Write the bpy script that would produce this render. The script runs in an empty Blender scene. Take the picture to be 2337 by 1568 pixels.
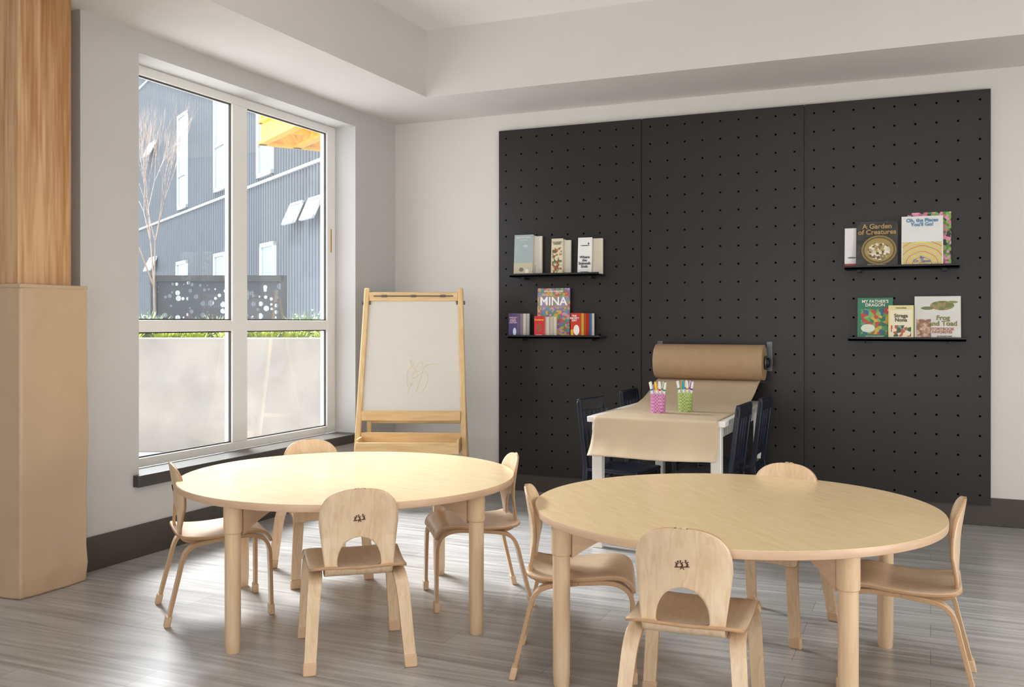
import bpy, bmesh, math, random
from mathutils import Vector, Matrix, noise
random.seed(7)
scene = bpy.context.scene
COL = scene.collection
R = math.radians

# ------------------------------------------------------------ materials
def lin(h):
    h = h.lstrip('#')
    out = []
    for i in (0, 2, 4):
        c = int(h[i:i+2], 16) / 255
        out.append(c/12.92 if c <= 0.04045 else ((c+0.055)/1.055)**2.4)
    return (*out, 1.0)

def newmat(name):
    m = bpy.data.materials.new(name); m.use_nodes = True
    nt = m.node_tree
    return m, nt, nt.nodes['Principled BSDF']

def plain(name, col, rough=0.5, metal=0.0, var=0.04, scale=12, bump=0.0, bscale=200, spec=0.5):
    m, nt, b = newmat(name)
    c = lin(col)
    tc = nt.nodes.new('ShaderNodeTexCoord')
    n = nt.nodes.new('ShaderNodeTexNoise'); n.inputs['Scale'].default_value = scale
    nt.links.new(tc.outputs['Object'], n.inputs['Vector'])
    r = nt.nodes.new('ShaderNodeValToRGB')
    r.color_ramp.elements[0].color = tuple(max(0, x*(1-var)) for x in c[:3]) + (1,)
    r.color_ramp.elements[1].color = tuple(min(1, x*(1+var)) for x in c[:3]) + (1,)
    r.color_ramp.elements[0].position = .3; r.color_ramp.elements[1].position = .7
    nt.links.new(n.outputs['Fac'], r.inputs['Fac'])
    nt.links.new(r.outputs['Color'], b.inputs['Base Color'])
    b.inputs['Roughness'].default_value = rough
    b.inputs['Metallic'].default_value = metal
    b.inputs['Specular IOR Level'].default_value = spec
    if bump > 0:
        n2 = nt.nodes.new('ShaderNodeTexNoise'); n2.inputs['Scale'].default_value = bscale
        n2.inputs['Detail'].default_value = 4
        nt.links.new(tc.outputs['Object'], n2.inputs['Vector'])
        bp = nt.nodes.new('ShaderNodeBump'); bp.inputs['Strength'].default_value = bump
        bp.inputs['Distance'].default_value = .01
        nt.links.new(n2.outputs['Fac'], bp.inputs['Height'])
        nt.links.new(bp.outputs['Normal'], b.inputs['Normal'])
    return m

def wood(name, cols, stretch=(1, 1, 1), scale=8, rough=0.4, dist=1.0, detail=6, bump=.05, spec=.5):
    m, nt, b = newmat(name)
    tc = nt.nodes.new('ShaderNodeTexCoord')
    mp = nt.nodes.new('ShaderNodeMapping'); mp.inputs['Scale'].default_value = stretch
    nt.links.new(tc.outputs['Object'], mp.inputs['Vector'])
    n = nt.nodes.new('ShaderNodeTexNoise')
    n.inputs['Scale'].default_value = scale; n.inputs['Detail'].default_value = detail
    n.inputs['Distortion'].default_value = dist
    nt.links.new(mp.outputs['Vector'], n.inputs['Vector'])
    r = nt.nodes.new('ShaderNodeValToRGB')
    r.color_ramp.elements[0].position = .3; r.color_ramp.elements[1].position = .72
    r.color_ramp.elements[0].color = lin(cols[0]); r.color_ramp.elements[1].color = lin(cols[-1])
    if len(cols) == 3:
        e = r.color_ramp.elements.new(.5); e.color = lin(cols[1])
    nt.links.new(n.outputs['Fac'], r.inputs['Fac'])
    nt.links.new(r.outputs['Color'], b.inputs['Base Color'])
    b.inputs['Roughness'].default_value = rough
    b.inputs['Specular IOR Level'].default_value = spec
    if bump:
        bp = nt.nodes.new('ShaderNodeBump'); bp.inputs['Strength'].default_value = bump
        bp.inputs['Distance'].default_value = .005
        nt.links.new(n.outputs['Fac'], bp.inputs['Height'])
        nt.links.new(bp.outputs['Normal'], b.inputs['Normal'])
    return m

def rings(name, c1, cols, scale, kind='RINGS'):
    m, nt, b = newmat(name)
    tc = nt.nodes.new('ShaderNodeTexCoord')
    w = nt.nodes.new('ShaderNodeTexWave'); w.wave_type = kind
    if kind == 'RINGS': w.rings_direction = 'Y'
    else: w.bands_direction = 'Z'
    w.inputs['Scale'].default_value = scale; w.inputs['Distortion'].default_value = 3
    nt.links.new(tc.outputs['Object'], w.inputs['Vector'])
    r = nt.nodes.new('ShaderNodeValToRGB'); r.color_ramp.interpolation = 'CONSTANT'
    r.color_ramp.elements[0].color = lin(c1)
    r.color_ramp.elements[1].color = lin(cols[0]); r.color_ramp.elements[1].position = 1/(len(cols)+1)
    for i, c in enumerate(cols[1:]):
        e = r.color_ramp.elements.new((i+2)/(len(cols)+1)); e.color = lin(c)
    nt.links.new(w.outputs['Color'], r.inputs['Fac'])
    nt.links.new(r.outputs['Color'], b.inputs['Base Color'])
    b.inputs['Roughness'].default_value = .35
    return m

def patches(name, cols, scale):
    m, nt, b = newmat(name)
    tc = nt.nodes.new('ShaderNodeTexCoord')
    v = nt.nodes.new('ShaderNodeTexVoronoi'); v.inputs['Scale'].default_value = scale
    nt.links.new(tc.outputs['Object'], v.inputs['Vector'])
    sp = nt.nodes.new('ShaderNodeSeparateColor')
    nt.links.new(v.outputs['Color'], sp.inputs['Color'])
    r = nt.nodes.new('ShaderNodeValToRGB'); r.color_ramp.interpolation = 'CONSTANT'
    r.color_ramp.elements[0].color = lin(cols[0])
    r.color_ramp.elements[1].color = lin(cols[1]); r.color_ramp.elements[1].position = 1/len(cols)
    for i, c in enumerate(cols[2:]):
        e = r.color_ramp.elements.new((i+2)/len(cols)); e.color = lin(c)
    nt.links.new(sp.outputs['Red'], r.inputs['Fac'])
    nt.links.new(r.outputs['Color'], b.inputs['Base Color'])
    b.inputs['Roughness'].default_value = .35
    return m

M = {}
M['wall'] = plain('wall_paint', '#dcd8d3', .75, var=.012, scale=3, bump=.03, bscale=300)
M['wall_l'] = plain('window_wall_shaded', '#cbc9c8', .75, var=.012, scale=3, bump=.03, bscale=300)  # wall paint made darker: the backlit shade is put into the colour
M['soffit'] = plain('soffit_paint', '#d8d5d2', .75, var=.012, scale=3)
M['ceil'] = plain('ceiling_paint', '#e8e7e5', .8, var=.01, scale=3)
M['base'] = plain('baseboard_vinyl', '#4a433e', .5, var=.05)
M['sill'] = plain('sill_dark', '#46423f', .35, var=.05)
M['white'] = plain('window_white', '#f6f4f1', .4, var=.01)
M['whitet'] = plain('table_white_lacquer', '#f0ede6', .35, var=.01)
M['maple_top'] = wood('maple_laminate', ['#dcc093', '#e0c59a', '#e4caa1'], (1.2, 9, 1), 5, .25, .6, bump=.003)
M['maple_edge'] = wood('maple_edge', ['#d3b091', '#ddbd9e'], (3, 3, 20), 4, .4, .3, bump=.01)
M['maple'] = wood('maple_solid', ['#dcbb94', '#e3c4a0', '#e8ccaa'], (9, 9, 1), 7, .36, .6, bump=.02)
M['ply'] = wood('birch_ply_face', ['#d9ba95', '#e5c9a7', '#ecd3b5'], (7, 1.5, 1.5), 6, .32, 1.4, bump=.01)
M['ply_seat'] = wood('birch_ply_seat_lightened', ['#e0c4a0', '#ead0b0', '#efd8bb'], (7, 1.5, 1.5), 6, .28, 1.4, bump=.01)  # same birch as the legs, lightened to offset shade on the seats
M['ply_edge'] = wood('birch_ply_edge', ['#b38c68', '#cca67e'], (4, 60, 60), 6, .5, .2, bump=.0)
M['boot'] = plain('foot_cap_tan', '#d6b491', .5)
M['mark'] = plain('burnt_mark', '#4a2b1d', .6)
M['easel'] = wood('easel_wood', ['#d5ae77', '#dfbc88', '#e6c595'], (9, 9, 1), 6, .4, .5, bump=.02)
M['easel_h'] = wood('easel_wood_rail', ['#d5ae77', '#dfbc88', '#e6c595'], (1, 9, 9), 6, .4, .5, bump=.02)
M['wb'] = plain('whiteboard', '#d9d3ca', .25, var=.01)
M['black'] = plain('black_metal', '#171717', .45)
M['clip'] = plain('dark_clip', '#5c564f', .4, metal=.4)
M['navy'] = plain('navy_black_paint', '#10182a', .35)
M['kraft'] = plain('kraft_paper', '#ae9070', .75, var=.04, scale=20, bump=.08, bscale=60)
M['kraft_l'] = plain('kraft_sheet', '#ccb79a', .7, var=.05, scale=5, bump=.4, bscale=14)
M['steel'] = plain('bracket_steel', '#66696b', .35, metal=.8)
M['concrete'] = plain('concrete', '#7a746d', .85, var=.16, scale=2.2)
M['soil'] = plain('soil', '#4b3a2c', .95, var=.3, scale=20)
M['pave'] = plain('paving', '#b5b3b2', .8, var=.05)
M['facade'] = plain('corrugated_blue', '#58616b', .5, metal=.1, var=.08, scale=1)
M['fframe'] = plain('facade_window_frame', '#cfd6da', .4)
M['fglass'] = plain('facade_glass', '#8b9aa5', .12, var=.15, scale=2)
M['yellow'] = plain('yellow_steel', '#f5bb14', .45, var=.05)
M['leaf'] = plain('leaf_green', '#8f9a38', .6, var=.4, scale=9)
M['leaf2'] = plain('leaf_sage', '#748c66', .6, var=.35, scale=9)
M['bark'] = plain('bark', '#75665b', .85, var=.15)
M['brass'] = plain('brass', '#c79a35', .3, metal=.6)
M['paper'] = wood('page_edges', ['#d8cfbf', '#efe8db'], (200, 200, 1), 3, .8, 0, bump=0)

m, nt, b = newmat('beige_vinyl'); M['pad'] = m
b.inputs['Base Color'].default_value = lin('#c7ab8d'); b.inputs['Roughness'].default_value = .38
tc = nt.nodes.new('ShaderNodeTexCoord'); mp = nt.nodes.new('ShaderNodeMapping'); mp.inputs['Scale'].default_value = (1, 1, 1.1)
n = nt.nodes.new('ShaderNodeTexNoise'); n.inputs['Scale'].default_value = 5.5; n.inputs['Detail'].default_value = 1.5; n.inputs['Distortion'].default_value = .5
bp = nt.nodes.new('ShaderNodeBump'); bp.inputs['Strength'].default_value = .3; bp.inputs['Distance'].default_value = .035
nt.links.new(tc.outputs['Object'], mp.inputs['Vector']); nt.links.new(mp.outputs['Vector'], n.inputs['Vector'])
nt.links.new(n.outputs['Fac'], bp.inputs['Height']); nt.links.new(bp.outputs['Normal'], b.inputs['Normal'])

m, nt, b = newmat('fir_timber'); M['fir'] = m
tc = nt.nodes.new('ShaderNodeTexCoord')
mp = nt.nodes.new('ShaderNodeMapping'); mp.inputs['Scale'].default_value = (1, 1, .05)
nt.links.new(tc.outputs['Object'], mp.inputs['Vector'])
n0 = nt.nodes.new('ShaderNodeTexNoise'); n0.inputs['Scale'].default_value = 9; n0.inputs['Detail'].default_value = 3; n0.inputs['Distortion'].default_value = 1.6
nt.links.new(mp.outputs['Vector'], n0.inputs['Vector'])
n1 = nt.nodes.new('ShaderNodeTexNoise'); n1.inputs['Scale'].default_value = 55; n1.inputs['Detail'].default_value = 6
nt.links.new(mp.outputs['Vector'], n1.inputs['Vector'])
mxa = nt.nodes.new('ShaderNodeMixRGB'); mxa.inputs['Fac'].default_value = .5
nt.links.new(n0.outputs['Fac'], mxa.inputs['Color1']); nt.links.new(n1.outputs['Fac'], mxa.inputs['Color2'])
r = nt.nodes.new('ShaderNodeValToRGB'); r.color_ramp.elements[0].color = lin('#ae7a4b'); r.color_ramp.elements[1].color = lin('#d8b087')
r.color_ramp.elements[0].position = .38; r.color_ramp.elements[1].position = .60
nt.links.new(mxa.outputs['Color'], r.inputs['Fac'])
mp2 = nt.nodes.new('ShaderNodeMapping'); mp2.inputs['Scale'].default_value = (3.2, 3.2, 1.9); mp2.inputs['Location'].default_value = (.3, .35, .2)
v = nt.nodes.new('ShaderNodeTexVoronoi'); v.inputs['Scale'].default_value = 1.0
nt.links.new(tc.outputs['Object'], mp2.inputs['Vector']); nt.links.new(mp2.outputs['Vector'], v.inputs['Vector'])
r2 = nt.nodes.new('ShaderNodeValToRGB'); r2.color_ramp.elements[0].color = (1, 1, 1, 1); r2.color_ramp.elements[1].color = (0, 0, 0, 1)
r2.color_ramp.elements[0].position = .06; r2.color_ramp.elements[1].position = .16
nt.links.new(v.outputs['Distance'], r2.inputs['Fac'])
mx = nt.nodes.new('ShaderNodeMixRGB'); mx.inputs['Color2'].default_value = lin('#8a552e')
nt.links.new(r2.outputs['Color'], mx.inputs['Fac']); nt.links.new(r.outputs['Color'], mx.inputs['Color1'])
nt.links.new(mx.outputs['Color'], b.inputs['Base Color']); b.inputs['Roughness'].default_value = .5

# floor planks
m, nt, b = newmat('grey_oak_planks'); M['floor'] = m
tc = nt.nodes.new('ShaderNodeTexCoord')
br = nt.nodes.new('ShaderNodeTexBrick')
br.inputs['Scale'].default_value = 1; br.inputs['Brick Width'].default_value = 1.22; br.inputs['Row Height'].default_value = .16
br.inputs['Mortar Size'].default_value = .0012; br.inputs['Color1'].default_value = lin('#cdcbca'); br.inputs['Color2'].default_value = lin('#bebbb9')
br.inputs['Mortar'].default_value = lin('#8e8b89'); br.offset = .37
nt.links.new(tc.outputs['Object'], br.inputs['Vector'])
mp = nt.nodes.new('ShaderNodeMapping'); mp.inputs['Scale'].default_value = (.55, 10, 1)
nt.links.new(tc.outputs['Object'], mp.inputs['Vector'])
n = nt.nodes.new('ShaderNodeTexNoise'); n.inputs['Scale'].default_value = 3.2; n.inputs['Detail'].default_value = 8; n.inputs['Distortion'].default_value = .7
nt.links.new(mp.outputs['Vector'], n.inputs['Vector'])
r = nt.nodes.new('ShaderNodeValToRGB'); r.color_ramp.elements[0].position = .3; r.color_ramp.elements[1].position = .68
r.color_ramp.elements[0].color = lin('#a9a7a5'); r.color_ramp.elements[1].color = lin('#f4f3f2')
nt.links.new(n.outputs['Fac'], r.inputs['Fac'])
mx = nt.nodes.new('ShaderNodeMixRGB'); mx.blend_type = 'MULTIPLY'; mx.inputs['Fac'].default_value = .85
nt.links.new(br.outputs['Color'], mx.inputs['Color1']); nt.links.new(r.outputs['Color'], mx.inputs['Color2'])
nt.links.new(mx.outputs['Color'], b.inputs['Base Color'])
b.inputs['Roughness'].default_value = .29; b.inputs['Specular IOR Level'].default_value = .75
bp = nt.nodes.new('ShaderNodeBump'); bp.inputs['Strength'].default_value = .08; bp.inputs['Distance'].default_value = .004
nt.links.new(n.outputs['Fac'], bp.inputs['Height']); nt.links.new(bp.outputs['Normal'], b.inputs['Normal'])

def pegmat(pw, ph, cols, rows):
    m, nt, b = newmat('black_peg_panel')
    tc = nt.nodes.new('ShaderNodeTexCoord'); sp = nt.nodes.new('ShaderNodeSeparateXYZ')
    nt.links.new(tc.outputs['Object'], sp.inputs[0])
    def mth(op, a, bb=None):
        x = nt.nodes.new('ShaderNodeMath'); x.operation = op
        if isinstance(a, (int, float)): x.inputs[0].default_value = a
        else: nt.links.new(a, x.inputs[0])
        if bb is not None:
            if isinstance(bb, (int, float)): x.inputs[1].default_value = bb
            else: nt.links.new(bb, x.inputs[1])
        return x.outputs[0]
    px, pz = pw/cols, ph/rows
    def cell(o, p, off):
        a = mth('ADD', o, off); a = mth('DIVIDE', a, p); a = mth('FRACT', a); a = mth('SUBTRACT', a, .5); return mth('MULTIPLY', a, p)
    cx = cell(sp.outputs['X'], px, pw/2 + 10*px); cz = cell(sp.outputs['Z'], pz, 10*pz)
    d = mth('SQRT', mth('ADD', mth('MULTIPLY', cx, cx), mth('MULTIPLY', cz, cz)))
    h = mth('LESS_THAN', d, .0068)
    mx = nt.nodes.new('ShaderNodeMixRGB'); mx.inputs['Color1'].default_value = lin('#282524'); mx.inputs['Color2'].default_value = (.001, .001, .001, 1)
    nt.links.new(h, mx.inputs['Fac']); nt.links.new(mx.outputs['Color'], b.inputs['Base Color'])
    rr = mth('ADD', mth('MULTIPLY', h, .5), .36); nt.links.new(rr, b.inputs['Roughness'])
    sl = mth('SUBTRACT', .36, mth('MULTIPLY', h, .34)); nt.links.new(sl, b.inputs['Specular IOR Level'])
    return m

# window glass : thin clear pane, faint flare haze mixed into it, smudged lower down
m = bpy.data.materials.new('clear_pane'); m.use_nodes = True; nt = m.node_tree; nt.nodes.clear()
o = nt.nodes.new('ShaderNodeOutputMaterial'); t = nt.nodes.new('ShaderNodeBsdfTransparent'); g = nt.nodes.new('ShaderNodeBsdfGlossy')
g.inputs['Roughness'].default_value = .02; t.inputs['Color'].default_value = (.97, .985, .985, 1)
f = nt.nodes.new('ShaderNodeLayerWeight'); f.inputs['Blend'].default_value = .5
pw_ = nt.nodes.new('ShaderNodeMath'); pw_.operation = 'POWER'; pw_.inputs[1].default_value = 4
ml_ = nt.nodes.new('ShaderNodeMath'); ml_.operation = 'MULTIPLY_ADD'; ml_.inputs[1].default_value = .8; ml_.inputs[2].default_value = .09
mxs = nt.nodes.new('ShaderNodeMixShader')
nt.links.new(f.outputs['Facing'], pw_.inputs[0]); nt.links.new(pw_.outputs[0], ml_.inputs[0])
nt.links.new(ml_.outputs[0], mxs.inputs[0]); nt.links.new(t.outputs[0], mxs.inputs[1]); nt.links.new(g.outputs[0], mxs.inputs[2])
tl = nt.nodes.new('ShaderNodeBsdfTranslucent'); tl.inputs['Color'].default_value = (.92, .96, 1, 1)
tc = nt.nodes.new('ShaderNodeTexCoord'); n = nt.nodes.new('ShaderNodeTexNoise'); n.inputs['Scale'].default_value = 2.5; n.inputs['Detail'].default_value = 2; n.inputs['Distortion'].default_value = 1.0
nt.links.new(tc.outputs['Object'], n.inputs['Vector'])
sxx = nt.nodes.new('ShaderNodeSeparateXYZ'); nt.links.new(tc.outputs['Object'], sxx.inputs[0])
low = nt.nodes.new('ShaderNodeMapRange'); low.inputs['From Min'].default_value = 1.2; low.inputs['From Max'].default_value = .9; low.inputs['To Min'].default_value = 0; low.inputs['To Max'].default_value = 1
nt.links.new(sxx.outputs['Z'], low.inputs['Value'])
mr = nt.nodes.new('ShaderNodeMapRange'); mr.inputs['From Min'].default_value = .5; mr.inputs['From Max'].default_value = .75; mr.inputs['To Min'].default_value = 0; mr.inputs['To Max'].default_value = .012
nt.links.new(n.outputs['Fac'], mr.inputs['Value'])
mm_ = nt.nodes.new('ShaderNodeMath'); mm_.operation = 'MULTIPLY'; nt.links.new(low.outputs[0], mm_.inputs[0]); nt.links.new(mr.outputs[0], mm_.inputs[1])
ad_ = nt.nodes.new('ShaderNodeMath'); ad_.operation = 'ADD'; ad_.inputs[1].default_value = .016; nt.links.new(mm_.outputs[0], ad_.inputs[0])
mx2 = nt.nodes.new('ShaderNodeMixShader'); nt.links.new(ad_.outputs[0], mx2.inputs[0]); nt.links.new(mxs.outputs[0], mx2.inputs[1]); nt.links.new(tl.outputs[0], mx2.inputs[2])
nt.links.new(mx2.outputs[0], o.inputs['Surface']); M['glass'] = m

m = bpy.data.materials.new('perforated_screen'); m.use_nodes = True; nt = m.node_tree; b = nt.nodes['Principled BSDF']; o = nt.nodes['Material Output']
b.inputs['Base Color'].default_value = lin('#1d2128'); b.inputs['Roughness'].default_value = .5
t = nt.nodes.new('ShaderNodeBsdfTransparent'); mxs = nt.nodes.new('ShaderNodeMixShader')
tc = nt.nodes.new('ShaderNodeTexCoord'); mp = nt.nodes.new('ShaderNodeMapping'); mp.inputs['Scale'].default_value = (1, 0, 1)
v = nt.nodes.new('ShaderNodeTexVoronoi'); v.inputs['Scale'].default_value = 16; v.inputs['Randomness'].default_value = .7
lt = nt.nodes.new('ShaderNodeMath'); lt.operation = 'LESS_THAN'
sc = nt.nodes.new('ShaderNodeSeparateColor'); ma = nt.nodes.new('ShaderNodeMath'); ma.operation = 'MULTIPLY_ADD'; ma.inputs[1].default_value = .22; ma.inputs[2].default_value = .27
nt.links.new(tc.outputs['Object'], mp.inputs['Vector']); nt.links.new(mp.outputs['Vector'], v.inputs['Vector'])
nt.links.new(v.outputs['Color'], sc.inputs['Color']); nt.links.new(sc.outputs['Red'], ma.inputs[0]); nt.links.new(ma.outputs[0], lt.inputs[1])
nt.links.new(v.outputs['Distance'], lt.inputs[0]); nt.links.new(lt.outputs[0], mxs.inputs[0])
nt.links.new(b.outputs[0], mxs.inputs[1]); nt.links.new(t.outputs[0], mxs.inputs[2]); nt.links.new(mxs.outputs[0], o.inputs['Surface'])
M['screen'] = m

# ------------------------------------------------------------ mesh builder
class MB:
    def __init__(s): s.bm = bmesh.new()
    def _mi(s, faces, mi):
        for f in faces: f.material_index = mi
    def box(s, x0, x1, y0, y1, z0, z1, mi=0, mat=None):
        vs = [s.bm.verts.new(Vector(p)) for p in ((x0,y0,z0),(x1,y0,z0),(x1,y1,z0),(x0,y1,z0),(x0,y0,z1),(x1,y0,z1),(x1,y1,z1),(x0,y1,z1))]
        if mat is not None:
            for v in vs: v.co = mat @ v.co
        fs = [s.bm.faces.new([vs[i] for i in q]) for q in ((3,2,1,0),(4,5,6,7),(0,1,5,4),(1,2,6,5),(2,3,7,6),(3,0,4,7))]
        s._mi(fs, mi); return s
    def bar(s, p0, p1, w, d, mi=0, up=(0, 1, 0)):
        p0, p1 = Vector(p0), Vector(p1); z = (p1-p0); L = z.length; z.normalize()
        x = Vector(up).cross(z); x.normalize(); y = z.cross(x)
        mt = Matrix((x, y, z)).transposed().to_4x4(); mt.translation = p0
        return s.box(-w/2, w/2, -d/2, d/2, 0, L, mi, mt)
    def cyl(s, p0, p1, r0, r1=None, seg=24, mi=0, caps=True):
        r1 = r0 if r1 is None else r1
        p0, p1 = Vector(p0), Vector(p1); z = (p1-p0).normalized()
        a = Vector((1, 0, 0)) if abs(z.x) < .9 else Vector((0, 1, 0))
        x = a.cross(z).normalized(); y = z.cross(x)
        A, B = [], []
        for i in range(seg):
            t = 2*math.pi*i/seg; d = x*math.cos(t)+y*math.sin(t)
            A.append(s.bm.verts.new(p0+d*r0)); B.append(s.bm.verts.new(p1+d*r1))
        fs = [s.bm.faces.new((A[i], A[(i+1) % seg], B[(i+1) % seg], B[i])) for i in range(seg)]
        if caps: fs.append(s.bm.faces.new(A[::-1])); fs.append(s.bm.faces.new(B))
        s._mi(fs, mi); return s
    def lathe(s, prof, seg=32, mi=0, c=(0, 0)):
        rs = []
        for r, z in prof:
            rs.append([s.bm.verts.new((c[0]+r*math.cos(2*math.pi*i/seg), c[1]+r*math.sin(2*math.pi*i/seg), z)) for i in range(seg)])
        for a, b in zip(rs, rs[1:]):
            for i in range(seg):
                s.bm.faces.new((a[i], a[(i+1) % seg], b[(i+1) % seg], b[i])).material_index = mi
        s.bm.faces.new(rs[0][::-1]).material_index = mi; s.bm.faces.new(rs[-1]).material_index = mi
        return s
    def strip(s, path, w, th, mi=0, mie=1):
        rings = []
        for i, p in enumerate(path):
            a = path[max(0, i-1)]; b = path[min(len(path)-1, i+1)]
            ty, tz = b[1]-a[1], b[2]-a[2]; L = math.hypot(ty, tz); ny, nz = -tz/L, ty/L
            ww = w(i/(len(path)-1)) if callable(w) else w
            rings.append([s.bm.verts.new((p[0]+sx*ww/2, p[1]+sn*ny*th/2, p[2]+sn*nz*th/2)) for sx, sn in ((-1,-1),(1,-1),(1,1),(-1,1))])
        for a, b in zip(rings, rings[1:]):
            for k in range(4):
                f = s.bm.faces.new((a[k], a[(k+1) % 4], b[(k+1) % 4], b[k])); f.material_index = mie if k in (1, 3) else mi
        s.bm.faces.new(rings[0][::-1]).material_index = mie; s.bm.faces.new(rings[-1]).material_index = mie
        return s
    def done(s, name, mats, parent=None, origin=(0, 0, 0), bevel=0, bseg=2, smooth=35, solid=0, rot=None, label=None, recalc=True):
        bm = s.bm; o = Vector(origin)
        if recalc: bmesh.ops.recalc_face_normals(bm, faces=bm.faces)
        for v in bm.verts: v.co -= o
        me = bpy.data.meshes.new(name); bm.to_mesh(me); bm.free()
        for mm in (mats if isinstance(mats, (list, tuple)) else [mats]): me.materials.append(mm)
        if smooth:
            for p in me.polygons: p.use_smooth = True
            me.set_sharp_from_angle(angle=R(smooth))
        ob = bpy.data.objects.new(name, me); COL.objects.link(ob); ob.location = o
        if parent: ob.parent = parent
        if rot is not None: ob.rotation_euler = rot
        if solid:
            md = ob.modifiers.new('solid', 'SOLIDIFY'); md.thickness = solid; md.offset = 0
            md.material_offset_rim = 1 if len(me.materials) > 1 else 0
        if bevel:
            md = ob.modifiers.new('bevel', 'BEVEL'); md.width = bevel; md.segments = bseg; md.limit_method = 'ANGLE'; md.angle_limit = R(40)
        if label: ob['label'] = label
        return ob

def root(name, loc, label, category, rz=0, group=None, rx=0):
    e = bpy.data.objects.new(name, None); e.empty_display_size = .1; COL.objects.link(e)
    e.location = loc; e.rotation_euler = (rx, 0, rz); e['label'] = label; e['category'] = category
    if group: e['group'] = group
    return e
def tag(ob, label, category, group=None):
    ob['label'] = label; ob['category'] = category
    if group: ob['group'] = group
    return ob
def struct(ob): ob['kind'] = 'structure'; return ob
def copy_tree(src, parent=None):
    n = src.copy(); COL.objects.link(n)
    if parent: n.parent = parent; n.matrix_parent_inverse = src.matrix_parent_inverse.copy()
    for c in src.children: copy_tree(c, n)
    return n
def catmull(pts, n=8):
    out = []; P = [Vector(p) for p in pts]; P = [2*P[0]-P[1]] + P + [2*P[-1]-P[-2]]
    for i in range(1, len(P)-2):
        for k in range(n):
            t = k/n; a, b, c, d = P[i-1], P[i], P[i+1], P[i+2]
            out.append(.5*((2*b)+(c-a)*t+(2*a-5*b+4*c-d)*t*t+(3*b-a-3*c+d)*t**3))
    out.append(P[-2]); return out

# ------------------------------------------------------------ room shell
WX = -3.713; BY = 6.325; SOF = 2.69; CE = 3.13; OX = -3.96
struct(MB().box(-4.6, 3.6, -2.2, BY+.2, -.1, 0).done('floor', M['floor'], smooth=0))
struct(MB().box(OX, 3.6, BY, BY+.2, 0, CE+.2).done('wall_back', M['wall'], origin=(0, BY, 0), smooth=0))
b = MB()
y0, y1, z0, z1 = 3.754, 5.775, .40, 2.577
b.box(OX, WX, 3.384, y0, 0, CE+.1); b.box(OX, WX, y1, BY, 0, CE+.1)
b.box(OX, WX, y0, y1, 0, z0-.04); b.box(OX, WX, y0, y1, z1, CE+.1)
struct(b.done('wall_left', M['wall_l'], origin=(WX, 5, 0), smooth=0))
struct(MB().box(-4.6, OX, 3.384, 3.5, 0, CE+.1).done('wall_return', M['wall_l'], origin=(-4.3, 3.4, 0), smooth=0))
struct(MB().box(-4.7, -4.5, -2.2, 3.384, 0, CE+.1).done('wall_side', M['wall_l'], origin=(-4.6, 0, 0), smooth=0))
struct(MB().box(3.5, 3.7, -2.2, BY, 0, CE+.1).done('wall_right', M['wall'], origin=(3.6, 0, 0), smooth=0))
struct(MB().box(-4.6, 3.6, -2.4, -2.2, 0, CE+.1).done('wall_rear', M['wall'], origin=(0, -2.3, 0), smooth=0))
b = MB(); b.box(-4.6, 3.6, -2.3, 3.4, CE, CE+.15); b.box(OX, 3.6, 3.4, BY+.1, CE, CE+.15)
struct(b.done('ceiling', M['ceil'], smooth=0))
b = MB(); b.box(-4.5, -3.065, -2.2, 3.384, SOF, CE); b.box(WX, -3.065, 3.384, BY, SOF, CE); b.box(-3.065, 3.5, 5.626, BY, SOF, CE)
struct(b.done('trim_1', M['soffit'], origin=(-3, 5.6, SOF), smooth=0))
struct(MB().box(WX, WX+.014, 3.384, BY, 0, .165).done('baseboard_left', M['base'], origin=(WX, 5, 0), smooth=0, bevel=.003))
struct(MB().box(WX, 3.5, BY-.014, BY, 0, .165).done('baseboard_back', M['base'], origin=(0, BY, 0), smooth=0, bevel=.003))
struct(MB().box(-3.88, -3.675, 3.715, 5.83, .36, .42).done('trim_2', M['sill'], origin=(-3.7, 4.8, .36), bevel=.004))
b = MB(); fx0, fx1 = -3.94, -3.88
b.box(fx0, fx1, y0, y0+.1, .42, z1); b.box(fx0, fx1, y1-.1, y1, .42, z1)
b.box(fx0, fx1, y0+.1, y1-.1, 2.525, z1); b.box(fx0, fx1, y0+.1, y1-.1, .42, .47)
b.box(fx0, fx1, 4.675, 4.815, .47, 2.525)
b.box(fx0, fx1, y0+.1, 4.675, 1.146, 1.21); b.box(fx0, fx1, 4.815, y1-.1, 1.146, 1.21)
win = struct(b.done('window_1', M['white'], origin=(-3.92, 4.76, .42), bevel=.004, smooth=0))
b = MB()
for a, c in ((y0+.1, 4.675), (4.815, y1-.1)):
    for e, f in ((.47, 1.146), (1.21, 2.525)):
        vs = [b.bm.verts.new(p) for p in ((-3.90, a, e), (-3.90, c, e), (-3.90, c, f), (-3.90, a, f))]; b.bm.faces.new(vs)
gl = b.done('window_pane', M['glass'], smooth=0, recalc=False); gl.parent = win; gl.location = -win.location; gl['kind'] = 'structure'
b = MB()
for a, c in ((y0+.1, 4.675), (4.815, y1-.1)):
    for e, f in ((.47, 1.146), (1.21, 2.525)):
        for q in ((a, a+.008, e, f), (c-.008, c, e, f), (a, c, e, e+.008), (a, c, f-.008, f)): b.box(-3.905, -3.893, *q)
gk = b.done('window_gasket', M['sill'], smooth=0); gk.parent = win; gk.location = -win.location; gk['kind'] = 'structure'
lt = MB().box(-3.879, -3.876, 5.715, 5.725, 1.69, 1.855).done('window_latch', M['brass'], smooth=0); lt.parent = win; lt.location = -win.location; lt['kind'] = 'structure'

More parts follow.
